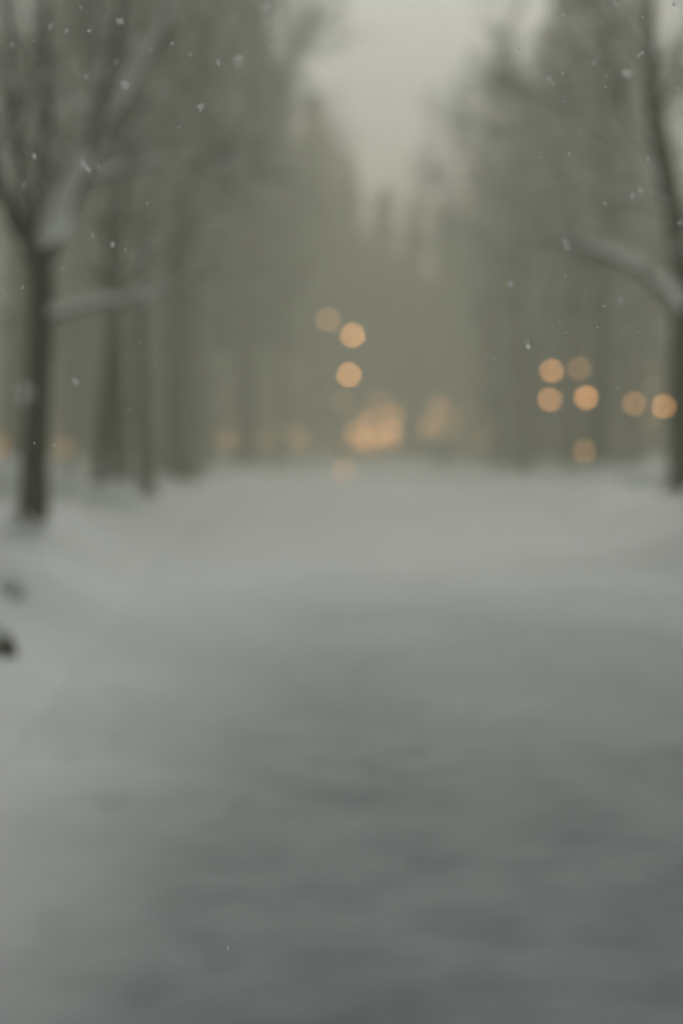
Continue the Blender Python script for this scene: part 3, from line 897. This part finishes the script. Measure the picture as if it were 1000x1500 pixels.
# ------------------------------------------------------------------ haze
HZ = MB(); HZ.box((0, 75, 16.5), (420, 260, 37))
hm = bpy.data.materials.new('haze_air'); hm.use_nodes = True
hn = hm.node_tree.nodes
for n in list(hn):
    if n.type == 'BSDF_PRINCIPLED': hn.remove(n)
pv = hn.new('ShaderNodeVolumePrincipled')
pv.inputs['Color'].default_value = (0.94, 0.95, 0.79, 1)
pv.inputs['Density'].default_value = HAZE_DENSITY
pv.inputs['Anisotropy'].default_value = 0.2
hm.node_tree.links.new(pv.outputs[0], [n for n in hn if n.type == 'OUTPUT_MATERIAL'][0].inputs['Volume'])
tag(link('haze', HZ.mesh('haze', hm)), 'pale misty air filling the park', 'haze', kind='stuff')

# ------------------------------------------------------------------ falling snowflakes
def flake_mesh(seed):
    """an aggregate of thin hexagonal ice plates at odd angles"""
    rs = np.random.default_rng(seed)
    mb = MB()
    for i in range(5):
        c = rs.normal(0, 0.20, 3) if i else np.zeros(3)
        s = rs.uniform(0.26, 0.42) if i else 0.46
        q = rs.normal(0, 1, 3) + ([0, 1.6, 0] if i < 2 else [0, 0, 0])
        q = q / np.linalg.norm(q)
        a = unit(np.cross(q, [0.3, 0.5, 0.8])); b = np.cross(q, a)
        ang = np.arange(6) * math.pi / 3
        rr = s * rs.uniform(0.75, 1.1, 6)
        ring = c + rr[:, None] * (np.cos(ang)[:, None] * a + np.sin(ang)[:, None] * b)
        mb.add(np.concatenate([ring, [c + q * 0.07 * s]]), [(k, (k + 1) % 6, 6) for k in range(6)])
    return mb.mesh('snowflake', M_FLAKE)
FL = [flake_mesh(s) for s in range(5)]
GL, GR, GC = 'snowflakes before the left trees', 'snowflakes before the right trees', 'snowflakes before the middle of the picture'
SHARED = {GL: 'tiny white snowflake falling in front of the left trees', GR: 'tiny white snowflake falling in front of the right trees',
          GC: 'tiny white snowflake falling in the hazy middle between the tree rows'}
flakes = [  # px, py, distance, size in mm, label (shared if None)
    (37, 577, 0.93, 13, 'large blurred oval snowflake across the trunk of the big forked tree'),
    (774, 500, 1.84, 9, 'brightest sharp irregular snowflake up and left of the right lamps'),
    (347, 89, 1.55, 10, 'larger ring shaped snowflake of two side by side, near the top left'),
    (319, 90, 1.72, 6, 'smaller round snowflake beside the ring shaped one near the top left'),
    (333, 1389, 1.78, 5, 'lone snowflake low down before the bare snow of the path'),
    (747, 417, 1.62, 7, 'pale ring shaped snowflake above the brightest sharp one'),
    (829, 355, 1.50, 10, 'soft snowflake at the tip of the arching snowy limb'),
    (113, 560, 1.62, 8, 'soft snowflake just right of the large blurred oval one'),
    (124, 241, 1.66, 9, 'bright snowflake at the fork of the right limb of the big left tree'),
    (182, 124, 1.64, 9, 'soft bright snowflake high before the crown of the big forked tree'),
    (176, 31, 1.68, 8, 'soft bright snowflake nearest the top edge before the left crown'),
    (804, 117, 1.68, 8, 'brightest oval snowflake before the right crown, high up'),
    (899, 4, 1.66, 8, 'bright snowflake cut by the top edge on the right'),
    (296, 156, 1.70, 6, 'lone round snowflake below the pair near the top left'),
    (833, 225, 1.86, 3.4, 'small crisp white snowflake alone before the right crown')]
for (px, py, dd, mm) in [(50, 59, 1.86, 3), (97, 46, 1.64, 5), (130, 45, 1.7, 4), (220, 73, 1.66, 5), (280, 80, 1.6, 4), (262, 187, 1.8, 3.2), (121, 157, 1.84, 3.2),
        (50, 228, 1.66, 6), (36, 268, 1.5, 5), (145, 245, 1.75, 3), (165, 359, 1.66, 7), (135, 345, 1.62, 5), (93, 393, 1.84, 3.4), (33, 419, 1.78, 4), (184, 365, 1.7, 3.2),
        (119, 11, 1.66, 3.5), (75, 38, 1.55, 4), (205, 501, 1.86, 2.6), (190, 600, 1.8, 2.6), (51, 649, 1.86, 2.8), (80, 652, 1.7, 3), (216, 297, 1.86, 2.4), (18, 65, 1.55, 4), (170, 88, 1.55, 4), (127, 113, 1.55, 5)]:
    flakes.append((px, py, dd, mm, GL))
for (px, py, dd, mm) in [(823, 108, 1.82, 4), (760, 71, 1.86, 2.6), (855, 48, 1.86, 2.6), (825, 21, 1.84, 3), (941, 25, 1.78, 3.4), (987, 6, 1.66, 6), (938, 79, 1.68, 6), (921, 108, 1.52, 9),
        (887, 112, 1.86, 3), (887, 127, 1.75, 3.2), (870, 92, 1.6, 4), (991, 130, 1.66, 4), (998, 93, 1.7, 4), (939, 274, 1.66, 7), (927, 287, 1.62, 6), (885, 298, 1.68, 5), (948, 233, 1.7, 4),
        (850, 197, 1.84, 2.8), (789, 230, 1.86, 2.6), (715, 230, 1.5, 6), (827, 149, 1.86, 2.4), (884, 448, 1.86, 2.8), (935, 487, 1.86, 3), (819, 471, 1.84, 3), (874, 480, 1.86, 2.6), (908, 440, 1.5, 5),
        (904, 567, 1.75, 3.2), (828, 404, 1.84, 2.6), (829, 487, 1.86, 2.2), (722, 525, 1.86, 2.4), (695, 316, 1.86, 2.8), (735, 242, 1.86, 2.2), (995, 326, 1.6, 5)]:
    flakes.append((px, py, dd, mm, GR))
for (px, py, dd, mm) in [(395, 8, 1.3, 9), (398, 69, 1.62, 5), (306, 332, 1.86, 2.4), (472, 312, 1.8, 2.4), (300, 270, 1.84, 2.2), (535, 660, 1.86, 2.0), (754, 1301, 1.86, 2.2), (692, 368, 1.84, 2.2), (253, 63, 1.75, 3.2), (430, 500, 1.86, 2.0)]:
    flakes.append((px, py, dd, mm, GC))
rng = random.Random(77)
for i, (px, py, dd, mm, lab) in enumerate(flakes):
    o = link('snowflake', FL[i % 5 if px != 774 else 3], None, tuple(at(px, py, dd * FOCUS / 1.86)))
    s = mm / 1000.0 * FOCUS / 1.86
    o.scale = (s * (1.35 if px == 37 else 1.0), s, s * rng.uniform(1.0, 1.35) if px != 37 else s)
    o.rotation_euler = (rng.uniform(-.5, .5), rng.uniform(-.5, .5), rng.uniform(0, 6))
    if lab in SHARED: tag(o, SHARED[lab], 'snowflake', lab)
    else: tag(o, lab, 'snowflake', 'single snowflakes that stand out')
# the countless faint ones farther off
rs = np.random.default_rng(8)
mb = MB()
n = 0
while n < 1400:
    d = rs.uniform(3.8, 26.0)
    x, z = rs.uniform(-.45, .45) * d, rs.uniform(0.25, 1.5 + 0.38 * d)
    r = rs.uniform(0.0012, 0.0030)
    v = np.array([[1, 0, 0], [-1, 0, 0], [0, 1, 0], [0, -1, 0], [0, 0, 1.2], [0, 0, -1.2]]) * r
    mb.add(v + [x, d, z], [(0, 2, 4), (2, 1, 4), (1, 3, 4), (3, 0, 4), (2, 0, 5), (1, 2, 5), (3, 1, 5), (0, 3, 5)])
    n += 1
tag(link('falling_snow', mb.mesh('falling_snow', M_FLAKE)), 'faint blurred snow falling farther off between the trees', 'snow', kind='stuff')
